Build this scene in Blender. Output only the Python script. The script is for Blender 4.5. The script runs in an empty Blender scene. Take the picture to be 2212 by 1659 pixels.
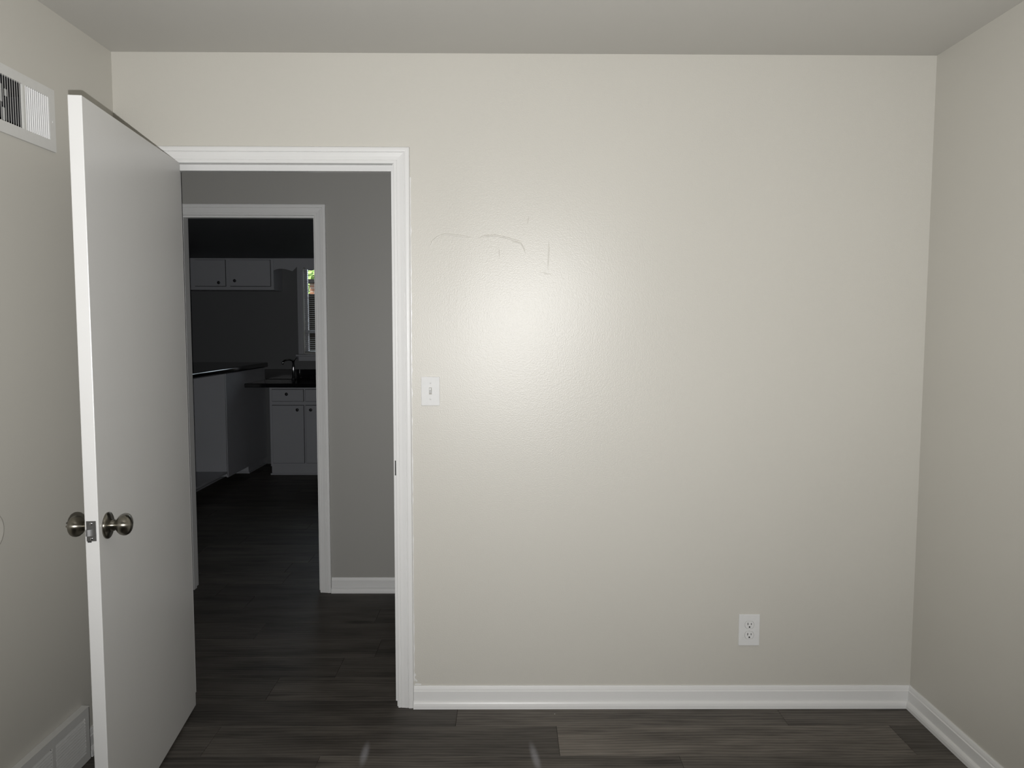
import bpy, bmesh, math, random
from mathutils import Vector, Matrix

random.seed(7)
sc = bpy.context.scene
COL = sc.collection

# ------------------------------------------------------------------ camera
CAM = Vector((1.4252, -2.7952, 1.4524))
PITCH, YAW, ROLL, FPX = -0.0744, 0.0071, 0.0022, 1624.15
fwd = Vector((math.sin(YAW) * math.cos(PITCH), math.cos(YAW) * math.cos(PITCH), math.sin(PITCH)))
right0 = Vector((math.cos(YAW), -math.sin(YAW), 0))
up0 = right0.cross(fwd)
cr, sr = math.cos(ROLL), math.sin(ROLL)
right, up = right0 * cr + up0 * sr, up0 * cr - right0 * sr
cam_data = bpy.data.cameras.new('camera')
cam_data.sensor_fit = 'HORIZONTAL'
cam_data.sensor_width = 36.0
cam_data.lens = FPX * 36.0 / 2212.0
cam_data.clip_start = 0.02
cam = bpy.data.objects.new('camera', cam_data)
m3 = Matrix((right, up, -fwd)).transposed()
cam.matrix_world = Matrix.Translation(CAM) @ m3.to_4x4()
COL.objects.link(cam)
sc.camera = cam

# ------------------------------------------------------------------ sky, sun, flash, exposure
world = bpy.data.worlds.new('daylight')
sc.world = world
world.use_nodes = True
wb = world.node_tree.nodes['Background']
wb.inputs[0].default_value = (0.80, 0.91, 1.0, 1)
wb.inputs[1].default_value = 4.0

sun_d = bpy.data.lights.new('sun', 'SUN')
sun_d.energy = 7.0
sun_d.angle = 0.01
sun_d.color = (1.0, 0.95, 0.85)
sun = bpy.data.objects.new('sun', sun_d)
sun.rotation_euler = Vector((0.45, 0.72, -0.75)).to_track_quat('-Z', 'Y').to_euler()
COL.objects.link(sun)

# the only light in the room is the flash of the phone that took the photograph,
# a few centimetres below its lens
fl_d = bpy.data.lights.new('phone_flash', 'SPOT')
fl_d.energy = 274.0
fl_d.color = (1.0, 0.995, 0.99)
fl_d.spot_size = math.radians(134)
fl_d.spot_blend = 1.0
fl_d.shadow_soft_size = 0.006
flash = bpy.data.objects.new('phone_flash', fl_d)
flash.location = CAM + up * -0.058 + right * -0.008
FAZ, FEL = math.radians(1.0), math.radians(13.5)
flash.rotation_euler = Vector((math.sin(FAZ) * math.cos(FEL), math.cos(FAZ) * math.cos(FEL), math.sin(FEL))).to_track_quat('-Z', 'Y').to_euler()
COL.objects.link(flash)

vs = sc.view_settings
vs.view_transform = 'Standard'
vs.look = 'None'
vs.gamma = 1.0
vs.use_curve_mapping = False
vs.exposure = 0.0

# ------------------------------------------------------------------ dimensions
W = 2.983          # bedroom width
H = 2.44           # ceiling height
YR = -3.90         # wall behind the camera
TW = 0.115         # partition thickness
HY = 1.256         # hall side of the far hall wall
KY = HY + TW       # kitchen side of it
KB = 5.17          # kitchen back wall
KL, KR = -2.05, 1.70
KH = 2.152         # lowered kitchen ceiling

# ------------------------------------------------------------------ materials
def new_mat(name):
    m = bpy.data.materials.new(name)
    m.use_nodes = True
    nt = m.node_tree
    return m, nt, nt.nodes['Principled BSDF']

def node(nt, kind, **kw):
    n = nt.nodes.new(kind)
    for k, v in kw.items():
        setattr(n, k, v)
    return n

def pos_noise(nt, scale, detail=3, rough=0.55, vec=None):
    n = node(nt, 'ShaderNodeTexNoise')
    n.inputs['Scale'].default_value = scale
    n.inputs['Detail'].default_value = detail
    n.inputs['Roughness'].default_value = rough
    if vec is None:
        g = node(nt, 'ShaderNodeNewGeometry')
        vec = g.outputs['Position']
    nt.links.new(vec, n.inputs['Vector'])
    return n

def paint(name, col, rough, spec=0.5, bump=0.1, bscale=350, vary=0.03, vscale=2.5, bdist=0.0006):
    m, nt, b = new_mat(name)
    b.inputs['Roughness'].default_value = rough
    b.inputs['Specular IOR Level'].default_value = spec
    n = pos_noise(nt, vscale, 4)
    mix = node(nt, 'ShaderNodeMix', data_type='RGBA')
    mix.inputs[6].default_value = tuple(c * (1 - vary) for c in col) + (1,)
    mix.inputs[7].default_value = tuple(min(1, c * (1 + vary)) for c in col) + (1,)
    nt.links.new(n.outputs[0], mix.inputs[0])
    nt.links.new(mix.outputs[2], b.inputs['Base Color'])
    if bump:
        n2 = pos_noise(nt, bscale, 2)
        bp = node(nt, 'ShaderNodeBump')
        bp.inputs['Strength'].default_value = bump
        bp.inputs['Distance'].default_value = bdist
        nt.links.new(n2.outputs[0], bp.inputs['Height'])
        nt.links.new(bp.outputs[0], b.inputs['Normal'])
    return m

def plain(name, col, rough, metal=0.0, spec=0.5):
    m, nt, b = new_mat(name)
    n = pos_noise(nt, 60, 2)
    mix = node(nt, 'ShaderNodeMix', data_type='RGBA')
    mix.inputs[6].default_value = tuple(c * 0.96 for c in col) + (1,)
    mix.inputs[7].default_value = tuple(min(1, c * 1.04) for c in col) + (1,)
    nt.links.new(n.outputs[0], mix.inputs[0])
    nt.links.new(mix.outputs[2], b.inputs['Base Color'])
    b.inputs['Roughness'].default_value = rough
    b.inputs['Metallic'].default_value = metal
    b.inputs['Specular IOR Level'].default_value = spec
    return m

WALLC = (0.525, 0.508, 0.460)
M_WALL = paint('greige_wall_paint', WALLC, 0.385, 0.5, 0.55, 230, 0.02, 3.0, 0.0009)
M_WALL2 = paint('greige_side_wall_paint', WALLC, 0.5, 0.45, 0.25, 230, 0.02, 3.0, 0.0006)
M_CEIL = paint('flat_ceiling_paint', (0.515, 0.502, 0.468), 0.75, 0.3, 0.2, 200, 0.02, 2.0)
M_TRIM = paint('white_trim_paint', (0.675, 0.673, 0.662), 0.32, 0.5, 0.25, 90, 0.02, 14, 0.0008)
M_DOOR = paint('off_white_door_paint', (0.56, 0.556, 0.542), 0.34, 0.5, 0.2, 160, 0.02, 5, 0.0005)
M_REAR = paint('rear_wall_bounce_cut', (0.20, 0.19, 0.17), 0.6, 0.4, 0.1)  # unseen wall darkened to weaken the light bouncing off it
M_HALL = paint('dimmed_hall_wall_paint', (0.315, 0.309, 0.288), 0.5, 0.45, 0.25, 230, 0.02, 3.0, 0.0006)  # bedroom greige darkened so the hall reads dimmer
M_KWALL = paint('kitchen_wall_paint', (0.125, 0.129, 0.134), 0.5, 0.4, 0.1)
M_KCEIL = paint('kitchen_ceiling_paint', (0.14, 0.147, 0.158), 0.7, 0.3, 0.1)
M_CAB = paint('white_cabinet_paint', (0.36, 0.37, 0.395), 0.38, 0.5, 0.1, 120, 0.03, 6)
M_GRANITE = plain('black_polished_countertop', (0.006, 0.006, 0.007), 0.12)
M_PLATE = plain('white_plastic', (0.64, 0.64, 0.63), 0.5, 0.0, 0.3)
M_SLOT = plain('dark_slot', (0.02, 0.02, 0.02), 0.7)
M_VENT = plain('white_enamelled_steel', (0.60, 0.597, 0.575), 0.38)
M_FIN = plain('bright_white_fin_enamel', (0.74, 0.74, 0.735), 0.4)
M_DUCT = plain('duct_shade_black', (0.018, 0.018, 0.02), 0.9)  # near-black puts the shade of duct and louvre gaps into the colour
M_NICKEL = plain('brushed_nickel', (0.25, 0.235, 0.20), 0.30, 1.0)
def brushed(m):
    nt = m.node_tree; b = nt.nodes['Principled BSDF']
    tg = node(nt, 'ShaderNodeTangent', direction_type='RADIAL', axis='Y')
    nt.links.new(tg.outputs[0], b.inputs['Tangent'])
    b.inputs['Anisotropic'].default_value = 0.85
    b.inputs['Anisotropic Rotation'].default_value = 0.25
brushed(M_NICKEL)
M_STEEL = plain('steel_latch', (0.33, 0.33, 0.33), 0.38, 1.0)
M_DARKKNOB = plain('dark_cabinet_knob', (0.02, 0.02, 0.022), 0.22)
M_CHROME = plain('chrome', (0.6, 0.6, 0.62), 0.15, 1.0)
M_BLIND = plain('grey_white_blind_vinyl', (0.26, 0.26, 0.25), 0.6)
M_BARK = plain('tree_bark', (0.12, 0.09, 0.06), 0.9)
M_SHINGLE = plain('dark_roof_shingle', (0.012, 0.011, 0.010), 0.95, 0.0, 0.05)
M_OUTSHADE = plain('outdoor_shade_black', (0.0025, 0.002, 0.0015), 0.95, 0.0, 0.02)  # near-black carries the porch and fence shade in the colour
M_SUB = plain('subfloor', (0.03, 0.028, 0.026), 0.9)

def mk_glass():
    m, nt, b = new_mat('window_glass')
    nt.nodes.remove(b)
    out = nt.nodes['Material Output']
    tr = node(nt, 'ShaderNodeBsdfTransparent')
    gl = node(nt, 'ShaderNodeBsdfGlossy')
    gl.inputs['Roughness'].default_value = 0.02
    fr = node(nt, 'ShaderNodeFresnel')
    fr.inputs[0].default_value = 1.45
    mx = node(nt, 'ShaderNodeMixShader')
    nt.links.new(fr.outputs[0], mx.inputs[0])
    nt.links.new(tr.outputs[0], mx.inputs[1])
    nt.links.new(gl.outputs[0], mx.inputs[2])
    nt.links.new(mx.outputs[0], out.inputs[0])
    return m
M_GLASS = mk_glass()

def mk_leaf():
    m, nt, b = new_mat('green_foliage')
    n = pos_noise(nt, 3.0, 3)
    r = node(nt, 'ShaderNodeValToRGB')
    r.color_ramp.elements[0].color = (0.18, 0.30, 0.065, 1)
    r.color_ramp.elements[1].color = (0.44, 0.62, 0.18, 1)
    nt.links.new(n.outputs[0], r.inputs[0])
    nt.links.new(r.outputs[0], b.inputs['Base Color'])
    b.inputs['Roughness'].default_value = 0.6
    return m
M_LEAF = mk_leaf()

def mk_grass():
    m, nt, b = new_mat('lawn')
    n = pos_noise(nt, 6.0, 5)
    r = node(nt, 'ShaderNodeValToRGB')
    r.color_ramp.elements[0].color = (0.012, 0.018, 0.006, 1)
    r.color_ramp.elements[1].color = (0.03, 0.04, 0.012, 1)
    nt.links.new(n.outputs[0], r.inputs[0])
    nt.links.new(r.outputs[0], b.inputs['Base Color'])
    b.inputs['Roughness'].default_value = 0.9
    return m
M_GRASS = mk_grass()

def mk_brick():
    m, nt, b = new_mat('orange_brickwork')
    g = node(nt, 'ShaderNodeNewGeometry')
    mp = node(nt, 'ShaderNodeMapping')
    mp.inputs['Rotation'].default_value = (math.pi / 2, 0, 0)
    br = node(nt, 'ShaderNodeTexBrick')
    br.inputs['Color1'].default_value = (0.26, 0.118, 0.062, 1)
    br.inputs['Color2'].default_value = (0.21, 0.09, 0.05, 1)
    br.inputs['Mortar'].default_value = (0.28, 0.23, 0.18, 1)
    br.inputs['Scale'].default_value = 1.0
    br.inputs['Brick Width'].default_value = 0.21
    br.inputs['Row Height'].default_value = 0.075
    br.inputs['Mortar Size'].default_value = 0.008
    nt.links.new(g.outputs['Position'], mp.inputs[0])
    nt.links.new(mp.outputs[0], br.inputs['Vector'])
    nt.links.new(br.outputs[0], b.inputs['Base Color'])
    b.inputs['Roughness'].default_value = 0.9
    return m
M_BRICK = mk_brick()

def mk_plank():
    """grey-brown vinyl plank: grain runs along world X, every plank its own tone and grain"""
    m, nt, b = new_mat('grey_brown_vinyl_plank')
    L = nt.links
    tc = node(nt, 'ShaderNodeTexCoord')
    oi = node(nt, 'ShaderNodeObjectInfo')
    geo = node(nt, 'ShaderNodeNewGeometry')
    mul = node(nt, 'ShaderNodeMath', operation='MULTIPLY')
    mul.inputs[1].default_value = 57.0
    L.new(oi.outputs['Random'], mul.inputs[0])
    cmb = node(nt, 'ShaderNodeCombineXYZ')
    L.new(mul.outputs[0], cmb.inputs[0]); L.new(mul.outputs[0], cmb.inputs[1])
    add = node(nt, 'ShaderNodeVectorMath', operation='ADD')
    L.new(tc.outputs['Object'], add.inputs[0]); L.new(cmb.outputs[0], add.inputs[1])
    # broad figure that bends the grain
    mp0 = node(nt, 'ShaderNodeMapping'); mp0.inputs['Scale'].default_value = (1.3, 7.0, 1.0)
    L.new(add.outputs[0], mp0.inputs[0])
    broad = pos_noise(nt, 1.6, 4, 0.6, mp0.outputs[0])
    # rings
    wv = node(nt, 'ShaderNodeTexWave', wave_type='BANDS', bands_direction='Y')
    wv.inputs['Scale'].default_value = 9.0
    wv.inputs['Distortion'].default_value = 9.0
    wv.inputs['Detail'].default_value = 3.0
    wv.inputs['Detail Scale'].default_value = 0.6
    mp1 = node(nt, 'ShaderNodeMapping'); mp1.inputs['Scale'].default_value = (0.35, 2.0, 1.0)
    L.new(add.outputs[0], mp1.inputs[0]); L.new(mp1.outputs[0], wv.inputs['Vector'])
    # fine fibres
    mp2 = node(nt, 'ShaderNodeMapping'); mp2.inputs['Scale'].default_value = (5.0, 75.0, 1.0)
    L.new(add.outputs[0], mp2.inputs[0])
    fine = pos_noise(nt, 1.0, 4, 0.65, mp2.outputs[0])
    a1 = node(nt, 'ShaderNodeMath', operation='MULTIPLY_ADD')
    a1.inputs[1].default_value = 0.13
    L.new(wv.outputs['Fac'], a1.inputs[0]); 
    a0 = node(nt, 'ShaderNodeMath', operation='MULTIPLY'); a0.inputs[1].default_value = 0.80
    L.new(broad.outputs[0], a0.inputs[0]); L.new(a0.outputs[0], a1.inputs[2])
    a2 = node(nt, 'ShaderNodeMath', operation='MULTIPLY_ADD'); a2.inputs[1].default_value = 0.26
    L.new(fine.outputs[0], a2.inputs[0]); L.new(a1.outputs[0], a2.inputs[2])
    ramp = node(nt, 'ShaderNodeValToRGB')
    e = ramp.color_ramp.elements
    e[0].position = 0.38; e[0].color = (0.025, 0.0215, 0.0185, 1)
    e[1].position = 0.86; e[1].color = (0.118, 0.105, 0.091, 1)
    # dark knots
    mpk = node(nt, 'ShaderNodeMapping'); mpk.inputs['Scale'].default_value = (2.2, 9.0, 1.0)
    L.new(add.outputs[0], mpk.inputs[0])
    vk = node(nt, 'ShaderNodeTexVoronoi'); vk.inputs['Scale'].default_value = 0.55
    L.new(mpk.outputs[0], vk.inputs['Vector'])
    kr = node(nt, 'ShaderNodeMapRange', interpolation_type='SMOOTHSTEP')
    kr.inputs['From Min'].default_value = 0.02; kr.inputs['From Max'].default_value = 0.16
    kr.inputs['To Min'].default_value = -0.22; kr.inputs['To Max'].default_value = 0.0
    L.new(vk.outputs['Distance'], kr.inputs['Value'])
    ak = node(nt, 'ShaderNodeMath', operation='ADD')
    L.new(a2.outputs[0], ak.inputs[0]); L.new(kr.outputs[0], ak.inputs[1])
    L.new(ak.outputs[0], ramp.inputs[0])
    # tone per plank
    tone = node(nt, 'ShaderNodeMapRange')
    tone.inputs['To Min'].default_value = 0.0; tone.inputs['To Max'].default_value = 2.0
    L.new(oi.outputs['Alpha'], tone.inputs['Value'])
    sc_ = node(nt, 'ShaderNodeVectorMath', operation='SCALE')
    L.new(ramp.outputs[0], sc_.inputs[0]); L.new(tone.outputs[0], sc_.inputs['Scale'])
    # dried mop smears (film on the floor) and dust specks
    def smear(cx, cy, sx, sy, shear):
        sub = node(nt, 'ShaderNodeVectorMath', operation='SUBTRACT')
        sub.inputs[1].default_value = (cx, cy, 0)
        L.new(geo.outputs['Position'], sub.inputs[0])
        mp = node(nt, 'ShaderNodeMapping')
        mp.inputs['Rotation'].default_value = (0, 0, shear)
        L.new(sub.outputs[0], mp.inputs[0])
        mp_ = node(nt, 'ShaderNodeVectorMath', operation='DIVIDE')
        mp_.inputs[1].default_value = (sx, sy, 1)
        L.new(mp.outputs[0], mp_.inputs[0])
        ln = node(nt, 'ShaderNodeVectorMath', operation='LENGTH')
        L.new(mp_.outputs[0], ln.inputs[0])
        mr = node(nt, 'ShaderNodeMapRange', interpolation_type='SMOOTHSTEP')
        mr.inputs['From Min'].default_value = 1.0; mr.inputs['From Max'].default_value = 0.1
        L.new(ln.outputs['Value'], mr.inputs['Value'])
        return mr.outputs[0]
    s1 = smear(0.942, -0.325, 0.019, 0.095, -0.045)
    s2 = smear(1.524, -0.345, 0.019, 0.12, -0.13)
    sm = node(nt, 'ShaderNodeMath', operation='MAXIMUM')
    L.new(s1, sm.inputs[0]); L.new(s2, sm.inputs[1])
    smn = pos_noise(nt, 60, 3, 0.6, geo.outputs['Position'])
    smm = node(nt, 'ShaderNodeMath', operation='MULTIPLY'); L.new(sm.outputs[0], smm.inputs[0])
    smr = node(nt, 'ShaderNodeMapRange'); smr.inputs['To Min'].default_value = 0.25; smr.inputs['To Max'].default_value = 0.55
    L.new(smn.outputs[0], smr.inputs['Value']); L.new(smr.outputs[0], smm.inputs[1])
    mixs = node(nt, 'ShaderNodeMix', data_type='RGBA')
    mixs.inputs[7].default_value = (0.36, 0.36, 0.39, 1)
    L.new(smm.outputs[0], mixs.inputs[0]); L.new(sc_.outputs[0], mixs.inputs[6])
    vo = node(nt, 'ShaderNodeTexVoronoi'); vo.inputs['Scale'].default_value = 13.0
    L.new(geo.outputs['Position'], vo.inputs['Vector'])
    lt = node(nt, 'ShaderNodeMath', operation='LESS_THAN'); lt.inputs[1].default_value = 0.030
    L.new(vo.outputs['Distance'], lt.inputs[0])
    sepc = node(nt, 'ShaderNodeSeparateColor'); L.new(vo.outputs['Color'], sepc.inputs[0])
    gt = node(nt, 'ShaderNodeMath', operation='GREATER_THAN'); gt.inputs[1].default_value = 0.80
    L.new(sepc.outputs[0], gt.inputs[0])
    sp = node(nt, 'ShaderNodeMath', operation='MULTIPLY'); L.new(lt.outputs[0], sp.inputs[0]); L.new(gt.outputs[0], sp.inputs[1])
    sp2 = node(nt, 'ShaderNodeMath', operation='MULTIPLY'); sp2.inputs[1].default_value = 0.7
    L.new(sp.outputs[0], sp2.inputs[0])
    mixd = node(nt, 'ShaderNodeMix', data_type='RGBA')
    mixd.inputs[7].default_value = (0.6, 0.6, 0.58, 1)
    L.new(sp2.outputs[0], mixd.inputs[0]); L.new(mixs.outputs[2], mixd.inputs[6])
    L.new(mixd.outputs[2], b.inputs['Base Color'])
    b.inputs['Roughness'].default_value = 0.55
    b.inputs['Specular IOR Level'].default_value = 0.25
    bp = node(nt, 'ShaderNodeBump'); bp.inputs['Strength'].default_value = 0.25; bp.inputs['Distance'].default_value = 0.0008
    L.new(fine.outputs[0], bp.inputs['Height']); L.new(bp.outputs[0], b.inputs['Normal'])
    return m
M_PLANK = mk_plank()

# ------------------------------------------------------------------ helpers
def add_box(bm, x0, x1, y0, y1, z0, z1):
    v = [bm.verts.new(p) for p in ((x0, y0, z0), (x1, y0, z0), (x1, y1, z0), (x0, y1, z0),
                                   (x0, y0, z1), (x1, y0, z1), (x1, y1, z1), (x0, y1, z1))]
    for f in ((0, 3, 2, 1), (4, 5, 6, 7), (0, 1, 5, 4), (1, 2, 6, 5), (2, 3, 7, 6), (3, 0, 4, 7)):
        bm.faces.new([v[i] for i in f])

def finish(name, bm, mat, parent=None, smooth=False, bevel=0.0, seg=2, angle=None):
    if bevel:
        bmesh.ops.bevel(bm, geom=list(bm.edges), offset=bevel, segments=seg, profile=0.5, affect='EDGES', clamp_overlap=True)
    if name != 'wall_back': bmesh.ops.recalc_face_normals(bm, faces=list(bm.faces))
    me = bpy.data.meshes.new(name)
    bm.to_mesh(me); bm.free()
    me.materials.append(mat)
    if smooth:
        for p in me.polygons: p.use_smooth = True
    o = bpy.data.objects.new(name, me)
    COL.objects.link(o)
    if parent is not None: o.parent = parent
    return o

def box(name, b, mat, parent=None, bevel=0.0, seg=2):
    bm = bmesh.new(); add_box(bm, *b)
    return finish(name, bm, mat, parent, bevel=bevel, seg=seg)

def boxes(name, bs, mat, parent=None):
    bm = bmesh.new()
    for b in bs: add_box(bm, *b)
    return finish(name, bm, mat, parent)

def tag(o, label, cat, kind=None, group=None):
    o['label'] = label; o['category'] = cat
    if kind: o['kind'] = kind
    if group: o['group'] = group
    return o

def empty(name, loc=(0, 0, 0), rz=0.0):
    o = bpy.data.objects.new(name, None)
    o.empty_display_size = 0.1
    o.location = loc; o.rotation_euler = (0, 0, rz)
    COL.objects.link(o)
    return o

def lathe(name, prof, axis_o, axis_d, mat, parent=None, n=32):
    """prof: list of (distance along axis, radius)"""
    d = Vector(axis_d).normalized()
    a = d.orthogonal().normalized(); b = d.cross(a)
    bm = bmesh.new(); rings = []
    for t, r in prof:
        c = Vector(axis_o) + d * t
        if r < 1e-6: rings.append([bm.verts.new(c)])
        else: rings.append([bm.verts.new(c + (a * math.cos(2 * math.pi * i / n) + b * math.sin(2 * math.pi * i / n)) * r) for i in range(n)])
    for r0, r1 in zip(rings, rings[1:]):
        for i in range(n):
            j = (i + 1) % n
            if len(r0) == 1 and len(r1) == 1: continue
            if len(r0) == 1: bm.faces.new((r0[0], r1[i], r1[j]))
            elif len(r1) == 1: bm.faces.new((r0[i], r1[0], r0[j]))
            else: bm.faces.new((r0[i], r1[i], r1[j], r0[j]))
    for r in (rings[0], rings[-1]):
        if len(r) > 1: bm.faces.new(r)
    return finish(name, bm, mat, parent, smooth=True)

def sweep(name, prof, pa, pb, mat, parent=None):
    """profile points -> two end positions each (mitred ends), closed profile"""
    bm = bmesh.new()
    A = [bm.verts.new(pa(u, d)) for u, d in prof]
    B = [bm.verts.new(pb(u, d)) for u, d in prof]
    n = len(prof)
    for i in range(n):
        j = (i + 1) % n
        bm.faces.new((A[i], A[j], B[j], B[i]))
    bm.faces.new(A); bm.faces.new(B)
    return finish(name, bm, mat, parent)

def tube(name, pts, r, mat, parent=None, n=10):
    bm = bmesh.new(); rings = []
    pts = [Vector(p) for p in pts]
    for i, p in enumerate(pts):
        t = (pts[min(i + 1, len(pts) - 1)] - pts[max(i - 1, 0)]).normalized()
        a = t.orthogonal().normalized() if i == 0 else (pa - t * pa.dot(t)).normalized()
        pa = a; b = t.cross(a)
        rr = r[i] if isinstance(r, (list, tuple)) else r
        rings.append([bm.verts.new(p + (a * math.cos(2 * math.pi * k / n) + b * math.sin(2 * math.pi * k / n)) * rr) for k in range(n)])
    for r0, r1 in zip(rings, rings[1:]):
        for i in range(n):
            bm.faces.new((r0[i], r0[(i + 1) % n], r1[(i + 1) % n], r1[i]))
    bm.faces.new(rings[0]); bm.faces.new(rings[-1])
    return finish(name, bm, mat, parent, smooth=True)

def prism_xz(name, poly, y0, y1, mat, parent=None):
    bm = bmesh.new()
    A = [bm.verts.new((x, y0, z)) for x, z in poly]; B = [bm.verts.new((x, y1, z)) for x, z in poly]
    n = len(poly)
    for i in range(n): bm.faces.new((A[i], A[(i + 1) % n], B[(i + 1) % n], B[i]))
    bm.faces.new(A); bm.faces.new(B)
    return finish(name, bm, mat, parent)

# ------------------------------------------------------------------ structure: bedroom shell
def sstep(a, b, x):
    t = max(0.0, min(1.0, (x - a) / (b - a))); return t * t * (3 - 2 * t)

def bulge(x, z):
    """swell added to the plaster, shaped to shift the flash highlight"""
    g = 0.017 * math.exp(-((x - 1.80) / 0.46) ** 2 - ((z - 1.84) / 0.44) ** 2)
    g *= sstep(1.085, 1.30, x) * sstep(H, H - 0.35, z)
    return g

OX0, OX1, OZ = 0.166, 1.028, 2.070      # rough opening of the bedroom door
def build_wall_back():
    xs = sorted(set([-0.10, 0.0, OX0, OX1, W, W + 0.10] + [OX1 + i * (W - OX1) / 64 for i in range(1, 64)]))
    zs = sorted(set([0.0, OZ, H] + [i * OZ / 56 for i in range(1, 56)]))
    bm = bmesh.new(); F = {}; B = {}; R = {}     # R: rim vertices, so the front keeps its own normals
    for i, x in enumerate(xs):
        for k, z in enumerate(zs):
            if OX0 < x < OX1 and z < OZ: continue
            F[i, k] = bm.verts.new((x, -bulge(x, z), z)); B[i, k] = bm.verts.new((x, TW, z))
            R[i, k] = bm.verts.new((x, -bulge(x, z), z))
    def solid(i, k):
        if not (0 <= i < len(xs) - 1 and 0 <= k < len(zs) - 1): return False
        cx, cz = (xs[i] + xs[i + 1]) / 2, (zs[k] + zs[k + 1]) / 2
        return not (OX0 < cx < OX1 and cz < OZ)
    for i in range(len(xs) - 1):
        for k in range(len(zs) - 1):
            if not solid(i, k): continue
            q = ((i, k), (i + 1, k), (i + 1, k + 1), (i, k + 1))
            f = bm.faces.new([F[a] for a in q]); f.smooth = True
            bm.faces.new([B[a] for a in reversed(q)])
            for (di, dk), (a, b) in (((0, -1), (0, 1)), ((1, 0), (1, 2)), ((0, 1), (2, 3)), ((-1, 0), (3, 0))):
                if not solid(i + di, k + dk):
                    bm.faces.new((R[q[a]], B[q[a]], B[q[b]], R[q[b]]))
    for v_ in [v_ for v_ in bm.verts if not v_.link_faces]: bm.verts.remove(v_)
    return finish('wall_back', bm, M_WALL)
wall_back = tag(build_wall_back(), 'wide greige painted bedroom wall with the doorway, facing the camera', 'wall', 'structure')

VD = (-0.644, -0.398, 2.030, 2.163)        # duct opening behind the vent
tag(boxes('wall_left', [(-0.10, 0, YR, VD[0], 0, H), (-0.10, 0, VD[1], 0, 0, H), (-0.10, 0, VD[0], VD[1], 0, VD[2]), (-0.10, 0, VD[0], VD[1], VD[3], H)], M_WALL2), 'greige side wall with the vent, behind the open door', 'wall', 'structure')
tag(box('wall_right', (W, W + 0.10, YR, 0, 0, H), M_WALL2), 'plain greige side wall at the right edge of the photo', 'wall', 'structure')
tag(box('wall_rear', (-0.10, W + 0.10, YR - 0.10, YR, 0, H), M_REAR), 'unseen bedroom wall behind the camera, darkened to weaken bounced light', 'wall', 'structure')
tag(box('ceiling', (-0.10, W + 0.10, YR - 0.10, TW * 0.5, H, H + 0.08), M_CEIL), 'flat grey painted bedroom ceiling', 'ceiling', 'structure')

# raised edges of an old plaster patch on the back wall
def ridge(pts, w=0.0035, h=0.0011):
    h *= 1.9
    bm = bmesh.new(); prev = None
    for i, (x, z) in enumerate(pts):
        a = Vector(pts[max(i - 1, 0)]); b = Vector(pts[min(i + 1, len(pts) - 1)])
        t = (b - a).normalized(); n = Vector((-t.y, t.x))
        ww = w * (0.25 if i in (0, len(pts) - 1) else 1.0)
        y = -bulge(x, z)
        row = [bm.verts.new((x + n.x * ww, y + 0.0003, z + n.y * ww)), bm.verts.new((x, y - h * (0.2 if i in (0, len(pts) - 1) else 1.0), z)),
               bm.verts.new((x - n.x * ww, y + 0.0003, z - n.y * ww))]
        if prev:
            for k in range(2): bm.faces.new((prev[k], prev[k + 1], row[k + 1], row[k]))
        prev = row
    return finish('plaster_ridge', bm, M_WALL, wall_back, smooth=True)
ridge([(1.140, 1.745), (1.153, 1.771), (1.170, 1.785), (1.196, 1.795), (1.230, 1.792), (1.264, 1.788), (1.300, 1.783)], 0.004, 0.0012)
ridge([(1.318, 1.781), (1.350, 1.789), (1.383, 1.790), (1.410, 1.785), (1.434, 1.779), (1.458, 1.772), (1.480, 1.770)], 0.004, 0.0016)
ridge([(1.440, 1.770), (1.460, 1.766), (1.476, 1.762), (1.487, 1.745), (1.494, 1.722)], 0.0025, 0.0012)
ridge([(1.396, 1.748), (1.397, 1.728), (1.399, 1.705)], 0.002, 0.0009)
ridge([(1.578, 1.775), (1.579, 1.74), (1.577, 1.70), (1.576, 1.66)], 0.003, 0.0007)
ridge([(1.500, 1.825), (1.502, 1.845), (1.505, 1.86)], 0.003, 0.0008)
ridge([(1.545, 1.655), (1.565, 1.653), (1.590, 1.648)], 0.003, 0.0006)
# chips where the wall paint is missing at the foot of the casing
def chip(pts):
    bm = bmesh.new()
    f = [bm.verts.new((x, -0.0006, z)) for x, z in pts]; g = [bm.verts.new((x, 0.0004, z)) for x, z in pts]
    bm.faces.new(f)
    for i in range(len(pts)): bm.faces.new((f[i], f[(i + 1) % len(pts)], g[(i + 1) % len(pts)], g[i]))
    return finish('paint_chip', bm, M_TRIM, wall_back)
chip([(1.0740, 0.128), (1.0785, 0.131), (1.0795, 0.122), (1.0755, 0.119)])
chip([(1.0745, 0.112), (1.0790, 0.108), (1.0850, 0.100), (1.0800, 0.098), (1.0760, 0.102)])
chip([(1.0755, 0.0905), (1.0830, 0.0915), (1.1000, 0.0900), (1.0980, 0.0850), (1.0755, 0.0850)])

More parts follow.
